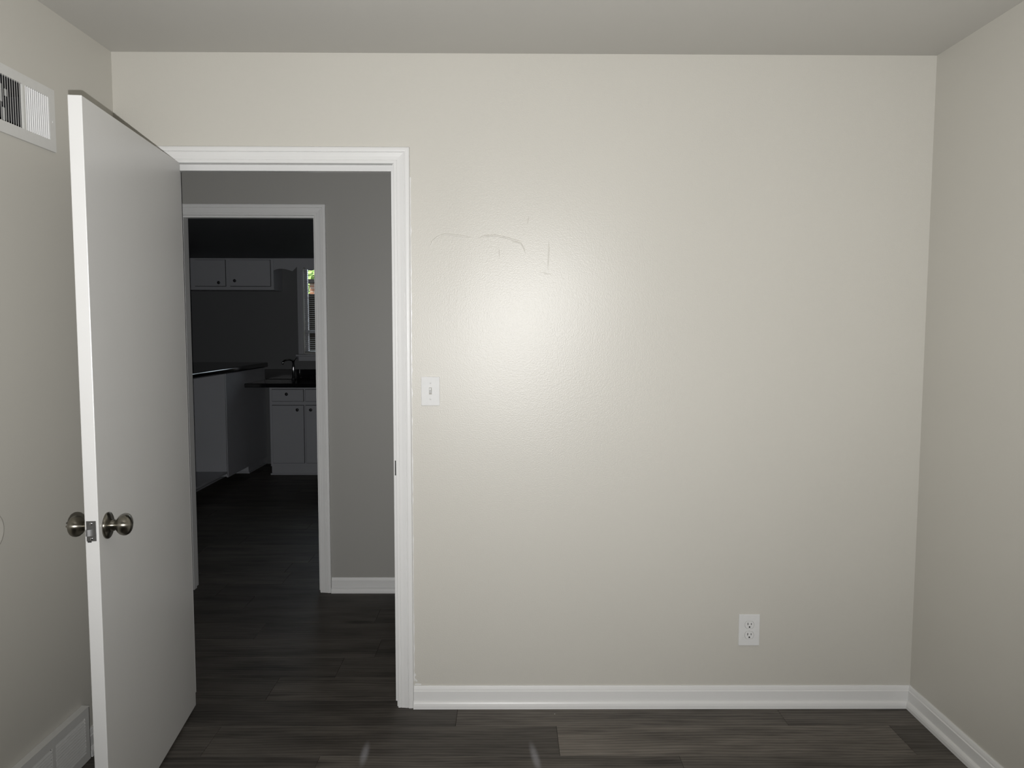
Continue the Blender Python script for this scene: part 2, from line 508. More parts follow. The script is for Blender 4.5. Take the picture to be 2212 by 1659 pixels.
# ------------------------------------------------------------------ structure: hall and kitchen shell
HX0, HX1 = -2.10, 3.083
def wall_open(name, x0, x1, y0, y1, ox0, ox1, oz0, oz1, mat):
    bs = [(x0, ox0, y0, y1, 0, H), (ox1, x1, y0, y1, 0, H), (ox0, ox1, y0, y1, oz1, H)]
    if oz0 > 0: bs.append((ox0, ox1, y0, y1, 0, oz0))
    return boxes(name, bs, mat)
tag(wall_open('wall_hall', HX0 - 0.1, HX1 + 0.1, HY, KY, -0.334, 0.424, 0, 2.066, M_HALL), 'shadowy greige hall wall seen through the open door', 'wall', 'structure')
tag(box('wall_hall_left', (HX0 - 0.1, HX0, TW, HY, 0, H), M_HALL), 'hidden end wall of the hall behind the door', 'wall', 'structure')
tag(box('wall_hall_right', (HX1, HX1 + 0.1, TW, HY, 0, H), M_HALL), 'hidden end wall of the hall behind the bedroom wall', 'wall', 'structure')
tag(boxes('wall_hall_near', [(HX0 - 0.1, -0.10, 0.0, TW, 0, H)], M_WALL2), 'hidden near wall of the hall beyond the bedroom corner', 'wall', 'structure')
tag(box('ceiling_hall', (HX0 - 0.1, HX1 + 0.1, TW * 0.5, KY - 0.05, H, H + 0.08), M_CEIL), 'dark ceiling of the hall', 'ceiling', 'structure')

WX0, WX1, WZ0, WZ1 = -0.716, 0.200, 1.175, 2.10
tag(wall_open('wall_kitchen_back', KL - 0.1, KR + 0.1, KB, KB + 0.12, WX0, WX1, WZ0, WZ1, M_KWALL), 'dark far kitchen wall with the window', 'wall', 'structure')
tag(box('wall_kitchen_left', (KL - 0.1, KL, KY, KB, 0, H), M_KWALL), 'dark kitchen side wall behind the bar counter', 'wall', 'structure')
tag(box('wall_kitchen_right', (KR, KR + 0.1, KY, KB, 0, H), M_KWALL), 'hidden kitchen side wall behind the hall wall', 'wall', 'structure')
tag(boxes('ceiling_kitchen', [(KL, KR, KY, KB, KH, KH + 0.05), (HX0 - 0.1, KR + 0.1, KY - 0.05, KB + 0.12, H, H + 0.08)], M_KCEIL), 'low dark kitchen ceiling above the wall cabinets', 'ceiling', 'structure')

# ------------------------------------------------------------------ floor: individual planks
floor = tag(boxes('floor', [(-0.1, W + 0.1, YR - 0.1, TW, -0.05, -0.0065), (HX0 - 0.1, HX1 + 0.1, TW, KY, -0.05, -0.0065),
                            (HX0 - 0.1, KR + 0.1, KY, KB + 0.12, -0.05, -0.0065)], M_SUB),
            'dark grey-brown vinyl plank floor running through bedroom, hall and kitchen', 'floor', 'structure')
PW, PL = 0.192, 1.222
KNOWN = {-3: 0.793, -2: 0.387, -1: 0.018, 0: 0.484, 1: 0.712, 3: 0.245}
def plank(x0, x1, y0, y1):
    g = 0.0004; b = 0.0009; t = 0.0065
    lx, ly = x1 - x0, y1 - y0
    bm = bmesh.new()
    lo = [bm.verts.new(p) for p in ((g, g, -t), (lx - g, g, -t), (lx - g, ly - g, -t), (g, ly - g, -t))]
    mi = [bm.verts.new(p) for p in ((g, g, -b), (lx - g, g, -b), (lx - g, ly - g, -b), (g, ly - g, -b))]
    k = g + b
    tp = [bm.verts.new(p) for p in ((k, k, 0), (lx - k, k, 0), (lx - k, ly - k, 0), (k, ly - k, 0))]
    for A, B in ((lo, mi), (mi, tp)):
        for i in range(4): bm.faces.new((A[i], A[(i + 1) % 4], B[(i + 1) % 4], B[i]))
    bm.faces.new(tp)
    o = finish('floor_plank', bm, M_PLANK, floor)
    o.location = (x0, y0, 0)
    o.color = (1, 1, 1, 0.5 * TONES.get((round(x0, 2), round(y0, 2)), random.uniform(0.72, 1.12)))     # printed tone of this plank
    return o
TONES = {(1.61, -0.34): 1.65, (0.39, -0.34): 0.92, (2.83, -0.34): 1.0, (0.0, -0.34): 0.95, (1.24, -0.14): 1.35, (0.02, -0.14): 0.72,
         (2.46, -0.14): 1.3, (0.79, -0.53): 1.15, (2.01, -0.53): 1.3, (2.02, -0.53): 1.3, (0.48, 0.05): 1.15, (1.24, -0.15): 1.35, (0.02, -0.15): 0.72, (2.46, -0.15): 1.3}
r = math.floor((YR - 0.047) / PW)
while True:
    y0, y1 = 0.047 + r * PW, 0.047 + (r + 1) * PW
    if y0 >= KB: break
    yc = (y0 + y1) / 2
    if yc < 0: xa, xb = 0.0, W
    elif yc < HY + 0.06: xa, xb = HX0, HX1
    else: xa, xb = KL, KR
    y0c, y1c = max(y0, YR), min(y1, KB)
    off = KNOWN.get(r, random.random() * PL)
    n0 = math.floor((xa - off) / PL)
    x = off + n0 * PL
    while x < xb:
        a, b_ = max(x, xa), min(x + PL, xb)
        if b_ - a > 0.03: plank(a, b_, y0c, y1c)
        x += PL
    r += 1

# ------------------------------------------------------------------ baseboards
BASE = [(0, 0), (0.083, 0), (0.083, 0.004), (0.080, 0.006), (0.072, 0.0085), (0.066, 0.0095), (0.0635, 0.0125), (0.0290, 0.0130), (0.0, 0.0130)]
SHOE = [(0, 0), (0.028, 0), (0.0275, 0.003), (0.025, 0.0065), (0.020, 0.0095), (0.012, 0.0115), (0.0, 0.012)]
def baseboard(name, label, pa_, pb_, nrm, mitre_a=0, mitre_b=0):
    """run from pa_ to pb_ on the wall line, nrm = direction into the room"""
    a, b, n = Vector(pa_), Vector(pb_), Vector(nrm)
    t = (b - a).normalized()
    root = tag(empty(name, a), label, 'baseboard', 'structure')
    L = (b - a).length
    def P(off):
        def pa(u, d): 
            q = n * (d + off) + t * (mitre_a * (d + off)); return (q.x, q.y, u + 0.0005)
        def pb(u, d):
            q = n * (d + off) + t * (L - mitre_b * (d + off)); return (q.x, q.y, u + 0.0005)
        return pa, pb
    p, q = P(0.0002); sweep('board', BASE, p, q, M_TRIM, root)
    p, q = P(0.0134); sweep('base_shoe', SHOE, p, q, M_TRIM, root)
    return root
baseboard('baseboard_back', 'white moulded baseboard under the wide wall, beside the doorway', (1.0715, 0, 0), (W, 0, 0), (0, -1, 0), 0, 1)
baseboard('baseboard_right', 'white moulded baseboard running along the right side wall', (W, 0, 0), (W, YR, 0), (-1, 0, 0), 1, 0)
baseboard('baseboard_left', 'white baseboard hidden behind the open door on the left wall', (0, -0.340, 0), (0, 0, 0), (1, 0, 0), 0, 0)
baseboard('baseboard_hall', 'dim white baseboard of the hall beside the kitchen doorway', (0.4665, HY, 0), (HX1, HY, 0), (0, -1, 0), 0, 0)

# ------------------------------------------------------------------ door frames
CAS = [(0, 0), (0, 0.0105), (0.003, 0.0120), (0.0095, 0.0120), (0.0105, 0.0106), (0.0118, 0.0106), (0.0130, 0.0122), (0.024, 0.0128), (0.037, 0.0150),
       (0.0382, 0.0134), (0.0396, 0.0134), (0.0410, 0.0172), (0.0460, 0.0180), (0.0535, 0.0178), (0.0575, 0.0160), (0.0590, 0.0120), (0.0590, 0)]
def casing(root, xl, xr, zt, yw, sgn=-1):
    g = 0.0002
    Y = lambda d: yw + sgn * (d + g)
    sweep('casing', CAS, lambda u, d: (xr + u, Y(d), 0.001), lambda u, d: (xr + u, Y(d), zt + u), M_TRIM, root)
    sweep('casing', CAS, lambda u, d: (xl - u, Y(d), 0.001), lambda u, d: (xl - u, Y(d), zt + u), M_TRIM, root)
    sweep('casing', CAS, lambda u, d: (xl - u, Y(d), zt + u), lambda u, d: (xr + u, Y(d), zt + u), M_TRIM, root)

JL, JR, JT = 0.1880, 1.0075, 2.0520
trim1 = tag(empty('trim_1', (0, 0, 0)), 'bright white moulded frame around the bedroom doorway', 'door frame', 'structure')
casing(trim1, JL - 0.004, 1.0120, 2.0470, 0.0)
box('jamb', (OX0 + 0.001, JL, -0.0005, TW + 0.0005, 0.001, JT), M_TRIM, trim1)
box('jamb', (JR, OX1 - 0.001, -0.0005, TW + 0.0005, 0.001, JT), M_TRIM, trim1)
box('jamb_head', (OX0 + 0.001, OX1 - 0.001, -0.0005, TW + 0.0005, JT, OZ - 0.001), M_TRIM, trim1)
box('door_stop', (JL, JL + 0.008, 0.0440, 0.078, 0.001, 2.030), M_TRIM, trim1, 0.001)
box('door_stop', (JR - 0.012, JR, 0.0400, 0.078, 0.001, 2.030), M_TRIM, trim1, 0.001)
box('door_stop', (JL, JR, 0.0440, 0.078, 2.030, JT), M_TRIM, trim1, 0.001)
sk = box('strike_plate', (1.0062, 1.0108, -0.0015, 0.020, 0.899, 0.955), M_SLOT, trim1, 0.0006)
sk['label'] = 'dark strike plate slot in the white door jamb'

bm = bmesh.new(); prev = None; rc_ = random.Random(3)
for i in range(90):
    z = 0.10 + i * (2.0 - 0.10) / 89
    wd = 0.0014 + 0.0030 * max(0.0, rc_.gauss(0.35, 0.45))
    row = [bm.verts.new((1.0708, -0.0012, z)), bm.verts.new((1.0712 + wd * 0.6, -0.0010, z)), bm.verts.new((1.0712 + wd, 0.0001, z))]
    if prev:
        for k in range(2): bm.faces.new((prev[k], prev[k + 1], row[k + 1], row[k]))
    prev = row
finish('caulk_line', bm, M_TRIM, trim1)

trim2 = tag(empty('trim_2', (0, HY, 0)), 'dim white moulded frame around the kitchen doorway across the hall', 'door frame', 'structure')
def kid(o, p):
    o.parent = p; o.matrix_parent_inverse = Matrix.Translation(p.location).inverted(); return o
for f in [None]:
    tmp = empty('tmp')
    casing(tmp, -0.319, 0.405, 2.044, HY)
    casing(tmp, -0.319, 0.405, 2.044, KY, 1)
    box('jamb', (-0.333, -0.314, HY - 0.0005, KY + 0.0005, 0.001, 2.048), M_TRIM, tmp)
    box('jamb', (0.401, 0.423, HY - 0.0005, KY + 0.0005, 0.001, 2.048), M_TRIM, tmp)
    box('jamb_head', (-0.333, 0.423, HY - 0.0005, KY + 0.0005, 2.048, 2.065), M_TRIM, tmp)
    box('door_stop', (-0.314, -0.303, HY + 0.03, HY + 0.065, 0.001, 2.037), M_TRIM, tmp)
    box('door_stop', (0.390, 0.401, HY + 0.03, HY + 0.065, 0.001, 2.037), M_TRIM, tmp)
    box('door_stop', (-0.314, 0.401, HY + 0.03, HY + 0.065, 2.037, 2.048), M_TRIM, tmp)
    for o in list(tmp.children): kid(o, trim2)
    bpy.data.objects.remove(tmp)

# ------------------------------------------------------------------ the open door
DA, DW, DT, DZ = 1.4532, 0.806, 0.035, 2.0465
door = tag(empty('door_1', (0.2034, -0.0112, 0), -DA), 'white flat slab bedroom door standing open with nickel knobs', 'door', 'structure')
leaf = box('door_leaf', (0.001, DW, 0, DT, 0.011, DZ), M_DOOR, door, 0.0018, 2)
leaf.data.materials.append(M_TRIM)          # latch edge takes the lighter trim material
for p in leaf.data.polygons:
    if p.normal.x > 0.6: p.material_index = 1
KX, KZ = 0.750, 0.908
def knob_set(side):
    s = 1 if side > 0 else -1
    y0 = DT if side > 0 else 0.0
    prof = [(0.0225, 0.0130), (0.0265, 0.0165), (0.0310, 0.0225), (0.0370, 0.0272), (0.0440, 0.0292), (0.0510, 0.0285), (0.0570, 0.0250), (0.0610, 0.0195), (0.0635, 0.0125), (0.0645, 0.0060), (0.0647, 0.0)]
    k = lathe('door_knob', [(0.0220, 0.0)] + prof, (KX, y0, KZ), (0, s, 0), M_NICKEL, door)
    lathe('rose', [(0.0, 0.0), (0.0, 0.0362), (0.003, 0.0368), (0.0055, 0.0355), (0.0075, 0.0310), (0.0090, 0.0225), (0.0100, 0.0175), (0.0105, 0.0)], (KX, y0 + s * 0.0002, KZ), (0, s, 0), M_NICKEL, k)
    lathe('neck', [(0.0090, 0.0), (0.0090, 0.0172), (0.0140, 0.0160), (0.0190, 0.0155), (0.0205, 0.0138), (0.0250, 0.0125), (0.0250, 0.0)], (KX, y0, KZ), (0, s, 0), M_NICKEL, k)
    if s < 0:
        lathe('lock_button', [(0.0630, 0.0), (0.0630, 0.0045), (0.0680, 0.0040), (0.0715, 0.0025), (0.0720, 0.0)], (KX, y0, KZ), (0, s, 0), M_NICKEL, k, 16)
    return k
knob_set(1); knob_set(-1)
lp = box('latch_plate', (DW - 0.0005, DW + 0.0012, 0.0040, 0.0290, 0.880, 0.935), M_STEEL, door, 0.0005)
# latch bolt with a curved nose
bm = bmesh.new()
pr = [(DW, 0.0065), (DW, 0.0265)] + [(DW + 0.0115 * math.sin(math.pi / 2 * (i / 8)) ** 0.8, 0.0265 - 0.0200 * (i / 8)) for i in range(1, 9)]
A = [bm.verts.new((x, y, 0.8960)) for x, y in pr]; B = [bm.verts.new((x, y, 0.9135)) for x, y in pr]
for i in range(len(pr)): bm.faces.new((A[i], A[(i + 1) % len(pr)], B[(i + 1) % len(pr)], B[i]))
bm.faces.new(A); bm.faces.new(B)
finish('latch_bolt', bm, M_STEEL, lp)
for z in (0.9275, 0.8865):
    lathe('screw', [(0, 0.0), (0, 0.0040), (0.0010, 0.0034), (0.0014, 0.0)], (DW + 0.0011, 0.0165, z), (1, 0, 0), M_CHROME, lp, 14)
bm = bmesh.new(); add_box(bm, DW - 0.0004, DW + 0.0006, 0.006, 0.016, 0.8765, 0.8805)
finish('paint_gap', bm, M_SLOT, lp)
for z in (0.20, 1.05, 1.86):
    hp = lathe('hinge', [(0, 0.0), (0, 0.006), (0.088, 0.006), (0.088, 0.0)], (-0.0045, -0.004, z), (0, 0, 1), M_TRIM, door, 14)

# ------------------------------------------------------------------ switch and outlet
def wall_plate(root, w, h, y, t=0.0058):
    return box('cover_plate', (-w / 2, w / 2, -t, -0.0003, -h / 2, h / 2), M_PLATE, root, 0.0018, 2)
sx, sz = 1.1415, 1.2170
sw = tag(empty('light_switch', (sx, -bulge(sx, sz) - 0.0003, sz)), 'white toggle light switch on the wall beside the doorway', 'light switch')
wall_plate(sw, 0.069, 0.108, 0)
box('toggle_slot', (-0.0052, 0.0052, -0.0062, -0.0050, -0.0120, 0.0140), plain('switch_slot_shade', (0.35, 0.34, 0.31), 0.6), sw)  # shade of the toggle slot painted as a flat colour
bm = bmesh.new()
v = [bm.verts.new(p) for p in ((-0.0042, -0.006, -0.007), (0.0042, -0.006, -0.007), (0.0042, -0.006, 0.006), (-0.0042, -0.006, 0.006),
                               (-0.0034, -0.0165, 0.006), (0.0034, -0.0165, 0.006), (0.0034, -0.0150, 0.0125), (-0.0034, -0.0150, 0.0125))]
for f in ((0, 1, 5, 4), (1, 2, 6, 5), (2, 3, 7, 6), (3, 0, 4, 7), (4, 5, 6, 7), (3, 2, 1, 0)): bm.faces.new([v[i] for i in f])
finish('toggle', bm, M_PLATE, sw, bevel=0.0006)
for z in (0.0305, -0.0295):
    s_ = lathe('screw', [(0, 0), (0, 0.0034), (0.0009, 0.0028), (0.0011, 0)], (0, -0.0056, z), (0, -1, 0), M_PLATE, sw, 14)

ox, oz = 2.354, 0.3030
ot = tag(empty('wall_outlet', (ox, -0.0003, oz)), 'white duplex electrical outlet low on the wide wall', 'outlet')
wall_plate(ot, 0.080, 0.122, 0)
for z in (0.0205, -0.0195):
    # receptacle face: circle flattened above and below
    bm = bmesh.new(); pts = []
    for i in range(40):
        a = 2 * math.pi * i / 40
        pts.append((0.0172 * math.cos(a), max(-0.0138, min(0.0138, 0.0172 * math.sin(a)))))
    f0 = [bm.verts.new((x, -0.0050, z + q)) for x, q in pts]; f1 = [bm.verts.new((x, -0.0070, z + q)) for x, q in pts]
    f2 = [bm.verts.new((x * 0.94, -0.0076, z + q * 0.94)) for x, q in pts]
    for A, B in ((f0, f1), (f1, f2)):
        for i in range(40): bm.faces.new((A[i], A[(i + 1) % 40], B[(i + 1) % 40], B[i]))
    bm.faces.new(f2)
    rc = finish('receptacle', bm, M_PLATE, ot)
    # flat ring around the face, recess shade painted in as grey
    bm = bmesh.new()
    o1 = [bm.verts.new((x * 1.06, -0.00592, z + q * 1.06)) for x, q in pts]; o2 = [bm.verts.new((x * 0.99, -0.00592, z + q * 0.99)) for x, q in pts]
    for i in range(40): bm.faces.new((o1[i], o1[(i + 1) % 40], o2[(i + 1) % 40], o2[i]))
    finish('gap_shade', bm, plain('receptacle_gap_shade', (0.30, 0.30, 0.28), 0.8) if z > 0 else bpy.data.materials['receptacle_gap_shade'], rc)
    box('slot', (-0.0078, -0.0052, -0.0079, -0.0060, z - 0.0005, z + 0.0085), M_SLOT, rc)
    box('slot', (0.0052, 0.0078, -0.0079, -0.0060, z + 0.0005, z + 0.0075), M_SLOT, rc)
    lathe('ground_hole', [(0, 0), (0, 0.0031), (0.0015, 0.0031), (0.0015, 0)], (0, -0.0065, z - 0.0078), (0, -1, 0), M_SLOT, rc, 14)
lathe('screw', [(0, 0), (0, 0.0030), (0.0009, 0.0025), (0.0011, 0)], (0, -0.0056, 0.0005), (0, -1, 0), M_PLATE, ot, 14)

# ------------------------------------------------------------------ vent high on the left wall
vt = tag(empty('wall_vent', (0.0, 0, 2.0)), 'white steel two-bank vent register high on the left wall', 'vent')
VY = [-0.672, -0.642, -0.5275, -0.5165, -0.3995, -0.3710]      # outer, bank, bar, bank, outer
z0, z1, zi0, zi1 = -0.001, 0.190, 0.032, 0.161
bm = bmesh.new()
for b in ((0.0005, 0.0075, VY[0], VY[5], z0, zi0), (0.0005, 0.0075, VY[0], VY[5], zi1, z1), (0.0005, 0.0075, VY[0], VY[1], zi0, zi1),
          (0.0005, 0.0075, VY[2], VY[3], zi0, zi1), (0.0005, 0.0075, VY[4], VY[5], zi0, zi1)): add_box(bm, *b)
finish('vent_frame', bm, M_VENT, vt)
boxes('duct_boot', [(-0.30, -0.295, VD[0] + 0.002, VD[1] - 0.002, 0.032, 0.161), (-0.295, -0.001, VD[0] + 0.001, VD[0] + 0.003, 0.032, 0.161), (-0.295, -0.001, VD[1] - 0.003, VD[1] - 0.001, 0.032, 0.161),
                    (-0.295, -0.001, VD[0] + 0.004, VD[1] - 0.004, 0.0305, 0.0325), (-0.295, -0.001, VD[0] + 0.004, VD[1] - 0.004, 0.1605, 0.1625)], M_DUCT, vt)
for (a, b_, kind) in ((VY[1], VY[2], 'dark'), (VY[3], VY[4], 'white')):
    nf = 11 if kind == 'dark' else 12
    step = (b_ - a) / nf
    bm0 = bmesh.new()
    if kind == 'dark':
        # blades raked away from the room so that the dark duct shows between them
        p = [(0.0060, -0.0052), (0.0066, -0.0042), (-0.0100, 0.0210), (-0.0106, 0.0200)]
        p = [(x, y - 0.004) for x, y in p]
    else:
        # blades raked the other way: their white faces close the view
        p = [(0.0062, 0.0010), (0.0070, 0.0000), (0.0041, -0.0028), (0.0031, -0.0022)]
    A = [bm0.verts.new((x, y, zi0)) for x, y in p]; B = [bm0.verts.new((x, y, zi1)) for x, y in p]
    for i in range(len(p)): bm0.faces.new((A[i], A[(i + 1) % len(p)], B[(i + 1) % len(p)], B[i]))
    bm0.faces.new(A); bm0.faces.new(B)
    fin0 = finish('fin', bm0, M_VENT if kind == 'dark' else M_FIN, vt)
    fin0.location = (0, a + step * 0.5, 0)
    for i in range(1, nf):
        f_ = fin0.copy(); COL.objects.link(f_); f_.location = (0, a + step * (i + 0.5), 0)
lathe('screw', [(0, 0), (0, 0.0035), (0.001, 0.003), (0.0013, 0)], (0.0074, -0.385, 0.090), (1, 0, 0), M_FIN, vt, 14)
lathe('screw', [(0, 0), (0, 0.0035), (0.001, 0.003), (0.0013, 0)], (0.0074, -0.657, 0.090), (1, 0, 0), M_FIN, vt, 14)
# damper flaps standing behind the dark bank
for (y, za, zb) in ((-0.560, 0.045, 0.085), (-0.585, 0.070, 0.120), (-0.570, 0.100, 0.150), (-0.602, 0.040, 0.060), (-0.548, 0.120, 0.140)):
    box('damper_flap', (-0.030, -0.029, y - 0.005, y + 0.005, za, zb), M_VENT, vt)

# ------------------------------------------------------------------ baseboard register low on the left wall
rg = tag(empty('baseboard_register', (0.0, -0.347, 0.0)), 'white steel baseboard register with louvres at the foot of the left wall', 'floor register')
RL = 0.61
bm = bmesh.new()
# thin steel hood: lid, end plates, back, top and bottom rails, stiles
for b in ((0.0006, 0.0255, -RL, 0, 0.1815, 0.1845), (0.0006, 0.0240, -0.0025, 0, 0.002, 0.1815), (0.0006, 0.0240, -RL, -RL + 0.0025, 0.002, 0.1815),
          (0.0006, 0.0020, -RL, 0, 0.002, 0.1815), (0.0215, 0.0240, -RL, 0, 0.1540, 0.1815), (0.0215, 0.0240, -RL, 0, 0.002, 0.0330),
          (0.0215, 0.0240, -0.0265, 0, 0.033, 0.154), (0.0215, 0.0240, -RL, -RL + 0.0265, 0.033, 0.154)): add_box(bm, *b)
finish('hood', bm, M_VENT, rg)
banks = [(-0.190, -0.0265), (-0.372, -0.208), (-RL + 0.0265, -0.390)]
for a, b_ in ((-0.208, -0.190), (-0.390, -0.372)):
    box('stile', (0.0215, 0.0240, a, b_, 0.033, 0.154), M_VENT, rg)
box('gap_shade_plate', (0.0021, 0.0030, -RL + 0.004, -0.004, 0.03, 0.16), M_DUCT, rg)  # dark sheet added so the louvre gaps read as shade
for a, b_ in banks:
    n = 12; st = (0.154 - 0.033) / n
    bm0 = bmesh.new()
    p = [(0.0175, 0.0050), (0.0235, 0.0006), (0.0262, 0.0000), (0.0262, 0.0016), (0.0240, 0.0024), (0.0175, 0.0062)]
    A = [bm0.verts.new((x, a + 0.001, z)) for x, z in p]; B = [bm0.verts.new((x, b_ - 0.001, z)) for x, z in p]
    for i in range(len(p)): bm0.faces.new((A[i], A[(i + 1) % len(p)], B[(i + 1) % len(p)], B[i]))
    bm0.faces.new(A); bm0.faces.new(B)
    l0 = finish('louvre', bm0, M_VENT, rg); l0.location = (0, 0, 0.033)
    for i in range(1, n):
        c = l0.copy(); COL.objects.link(c); c.location = (0, 0, 0.033 + st * i)

# round wall protector where the knob would strike
bm = bmesh.new()
lathe('wall_protector', [(0, 0), (0, 0.0555), (0.0016, 0.0550), (0.0024, 0.0515), (0.0015, 0.0475), (0.0012, 0)], (0.0004, -0.7455, 0.885), (1, 0, 0), M_WALL2, None, 48)
bm.free()
tag(bpy.data.objects['wall_protector'], 'round painted-over knob guard at the left edge of the photo', 'wall protector')

# ------------------------------------------------------------------ kitchen: left bar run
BX = -1.130       # front of the left run
TOPZ = 1.085
ba = tag(empty('open_base_cabinet', (BX, 3.0, 0)), 'white base cabinet without doors at the near end of the bar', 'cabinet')
def into(root, fn):
    """build children given in world coordinates, then hang them on root"""
    tmp = empty('tmp'); fn(tmp)
    inv = Matrix.Translation(root.location).inverted()
    for o in list(tmp.children):
        o.parent = root; o.matrix_parent_inverse = inv
    bpy.data.objects.remove(tmp)
def f_(t):
    box('side_panel', (KL + 0.002, BX, 4.018, 4.032, 0.10, TOPZ - 0.052), M_CAB, t)
    box('side_panel', (KL + 0.002, BX, 3.000, 3.018, 0.10, TOPZ - 0.052), M_CAB, t)
    box('back_panel', (KL + 0.002, KL + 0.012, 3.019, 4.017, 0.137, TOPZ - 0.054), M_CAB, t)
    box('bottom_shelf', (KL + 0.002, BX, 3.019, 4.017, 0.118, 0.136), M_CAB, t)
    box('toe_kick', (-1.345, -1.330, 3.002, 4.030, 0.001, 0.099), M_CAB, t)
    box('toe_shoe', (-1.3298, -1.315, 3.002, 4.030, 0.001, 0.016), M_CAB, t)
into(ba, f_)
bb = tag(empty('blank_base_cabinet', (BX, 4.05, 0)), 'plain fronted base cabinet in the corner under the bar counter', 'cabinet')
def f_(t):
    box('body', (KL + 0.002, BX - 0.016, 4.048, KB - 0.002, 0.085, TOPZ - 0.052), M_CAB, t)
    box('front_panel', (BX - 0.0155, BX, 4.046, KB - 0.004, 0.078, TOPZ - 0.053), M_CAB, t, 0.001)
    box('toe_kick', (-1.345, -1.330, 4.034, 4.640, 0.001, 0.083), M_CAB, t)
    box('toe_shoe', (-1.3298, -1.315, 4.034, 4.640, 0.001, 0.016), M_CAB, t)
    box('corner_plinth', (-1.329, BX - 0.020, 4.645, KB - 0.004, 0.001, 0.076), M_CAB, t)
    box('corner_shoe', (-1.329, BX - 0.006, 4.632, KB - 0.004, 0.001, 0.014), M_CAB, t)
into(bb, f_)
bar = box('bar_countertop', (KL + 0.001, -1.098, 2.98, KB - 0.001, TOPZ - 0.051, TOPZ), M_GRANITE, None, 0.012, 3)
tag(bar, 'thick glossy black bar top on the left kitchen cabinets', 'countertop')

# ------------------------------------------------------------------ kitchen: back run under the window
CY = 4.556
bc = tag(empty('sink_base_cabinet', (-0.90, CY, 0)), 'white base cabinets with drawers and doors under the kitchen window', 'cabinet')
def cab_knob(p, parent, x, y, z):
    return lathe('knob', [(0, 0), (0, 0.006), (0.010, 0.005), (0.013, 0.0085), (0.018, 0.0150), (0.023, 0.0155), (0.027, 0.0115), (0.029, 0)], (x, y, z), (0, -1, 0), M_DARKKNOB, parent, 20)
def f_(t):
    box('body', (-0.898, 1.20, CY + 0.004, KB - 0.002, 0.088, 0.866), M_CAB, t)
    box('toe_kick', (-0.892, 1.20, CY + 0.012, CY + 0.060, 0.001, 0.086), M_CAB, t)
    box('toe_shoe', (-0.902, 1.20, CY - 0.002, CY + 0.0115, 0.001, 0.016), M_CAB, t)
into(bc, f_)
xs_ = [(-0.872, -0.566), (-0.545, -0.235), (-0.215, 0.095), (0.115, 0.425)]
inv = Matrix.Translation(bc.location).inverted()
for i, (a, b_) in enumerate(xs_):
    for nm, za, zb, kx, kz in (('drawer', 0.732, 0.846, -0.724 if i == 0 else (a + b_) / 2, 0.803), ('cabinet_door', 0.121, 0.690, (b_ - 0.055) if i % 2 == 0 else a + 0.055, 0.649)):
        o = box(nm, (a, b_, CY - 0.008, CY + 0.0035, za, zb), M_CAB, bc, 0.0012)
        o.matrix_parent_inverse = inv
        k = cab_knob(None, o, kx, CY - 0.008, kz)
        # dark plate behind each front paints in the shade of its gap
        rv = box('reveal_shade', (a - 0.004, b_ + 0.004, CY + 0.0032, CY + 0.0039, za - 0.004, zb + 0.004), M_SLOT, o)
ct = tag(empty('sink_countertop', (-1.13, 4.52, 0.868)), 'black polished countertop with backsplash below the window', 'countertop')
def f_(t):
    box('slab', (BX + 0.002, 1.20, 4.515, KB - 0.001, 0.868, 0.908), M_GRANITE, t, 0.006, 2)
    box('backsplash', (BX + 0.002, 1.20, KB - 0.021, KB - 0.001, 0.9085, 1.012), M_GRANITE, t, 0.003)
into(ct, f_)
fa = tag(empty('faucet', (-0.800, 5.06, 0.9085)), 'small chrome faucet on the black counter left of the window', 'faucet')
lathe('base', [(0, 0), (0.0003, 0.026), (0.012, 0.024), (0.02, 0.016), (0.12, 0.014), (0.17, 0.014), (0.18, 0)], (0, 0, 0), (0, 0, 1), M_CHROME, fa, 20)
tube('spout', [(0, 0, 0.165), (-0.004, -0.02, 0.200), (-0.03, -0.05, 0.212), (-0.06, -0.10, 0.205), (-0.072, -0.125, 0.190), (-0.075, -0.130, 0.165)], 0.010, M_CHROME, fa, 12)
tube('handle', [(0, 0, 0.178), (0.01, -0.005, 0.205), (0.035, -0.02, 0.226), (0.055, -0.03, 0.232)], [0.010, 0.008, 0.006, 0.006], M_CHROME, fa, 10)

# ------------------------------------------------------------------ kitchen: wall cabinet and valance
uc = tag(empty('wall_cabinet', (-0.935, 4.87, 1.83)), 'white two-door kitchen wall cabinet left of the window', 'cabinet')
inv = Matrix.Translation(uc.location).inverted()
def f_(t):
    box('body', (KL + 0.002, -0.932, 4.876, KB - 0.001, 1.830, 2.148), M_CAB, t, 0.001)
into(uc, f_)
def udoor(a, b_, z0, z1, kx, kz, hinge_x, ang):
    e = empty('tmp')
    o = box('cabinet_door', (a - hinge_x, b_ - hinge_x, -0.018, 0.0, z0, z1), M_CAB, uc, 0.0015)
    o.matrix_parent_inverse = inv
    o.location = (hinge_x, 4.8755, 0); o.rotation_euler = (0, 0, ang)
    rv = box('reveal_shade', (a - 0.004, b_ + 0.004, 4.8752, 4.8759, z0 - 0.004, z1 + 0.004), M_SLOT, uc)  # dark plate paints the gap shade around the door
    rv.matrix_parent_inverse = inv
    k = lathe('knob', [(0, 0), (0, 0.006), (0.010, 0.005), (0.013, 0.0085), (0.018, 0.0150), (0.023, 0.0155), (0.027, 0.0115), (0.029, 0)], (kx - hinge_x, -0.018, kz), (0, -1, 0), M_DARKKNOB, o, 20)
    bpy.data.objects.remove(e)
udoor(-1.720, -1.414, 1.868, 2.128, -1.472, 1.900, -1.720, 0.0)
udoor(-1.366, -0.962, 1.868, 2.128, -1.308, 1.919, -0.962, 0.045)

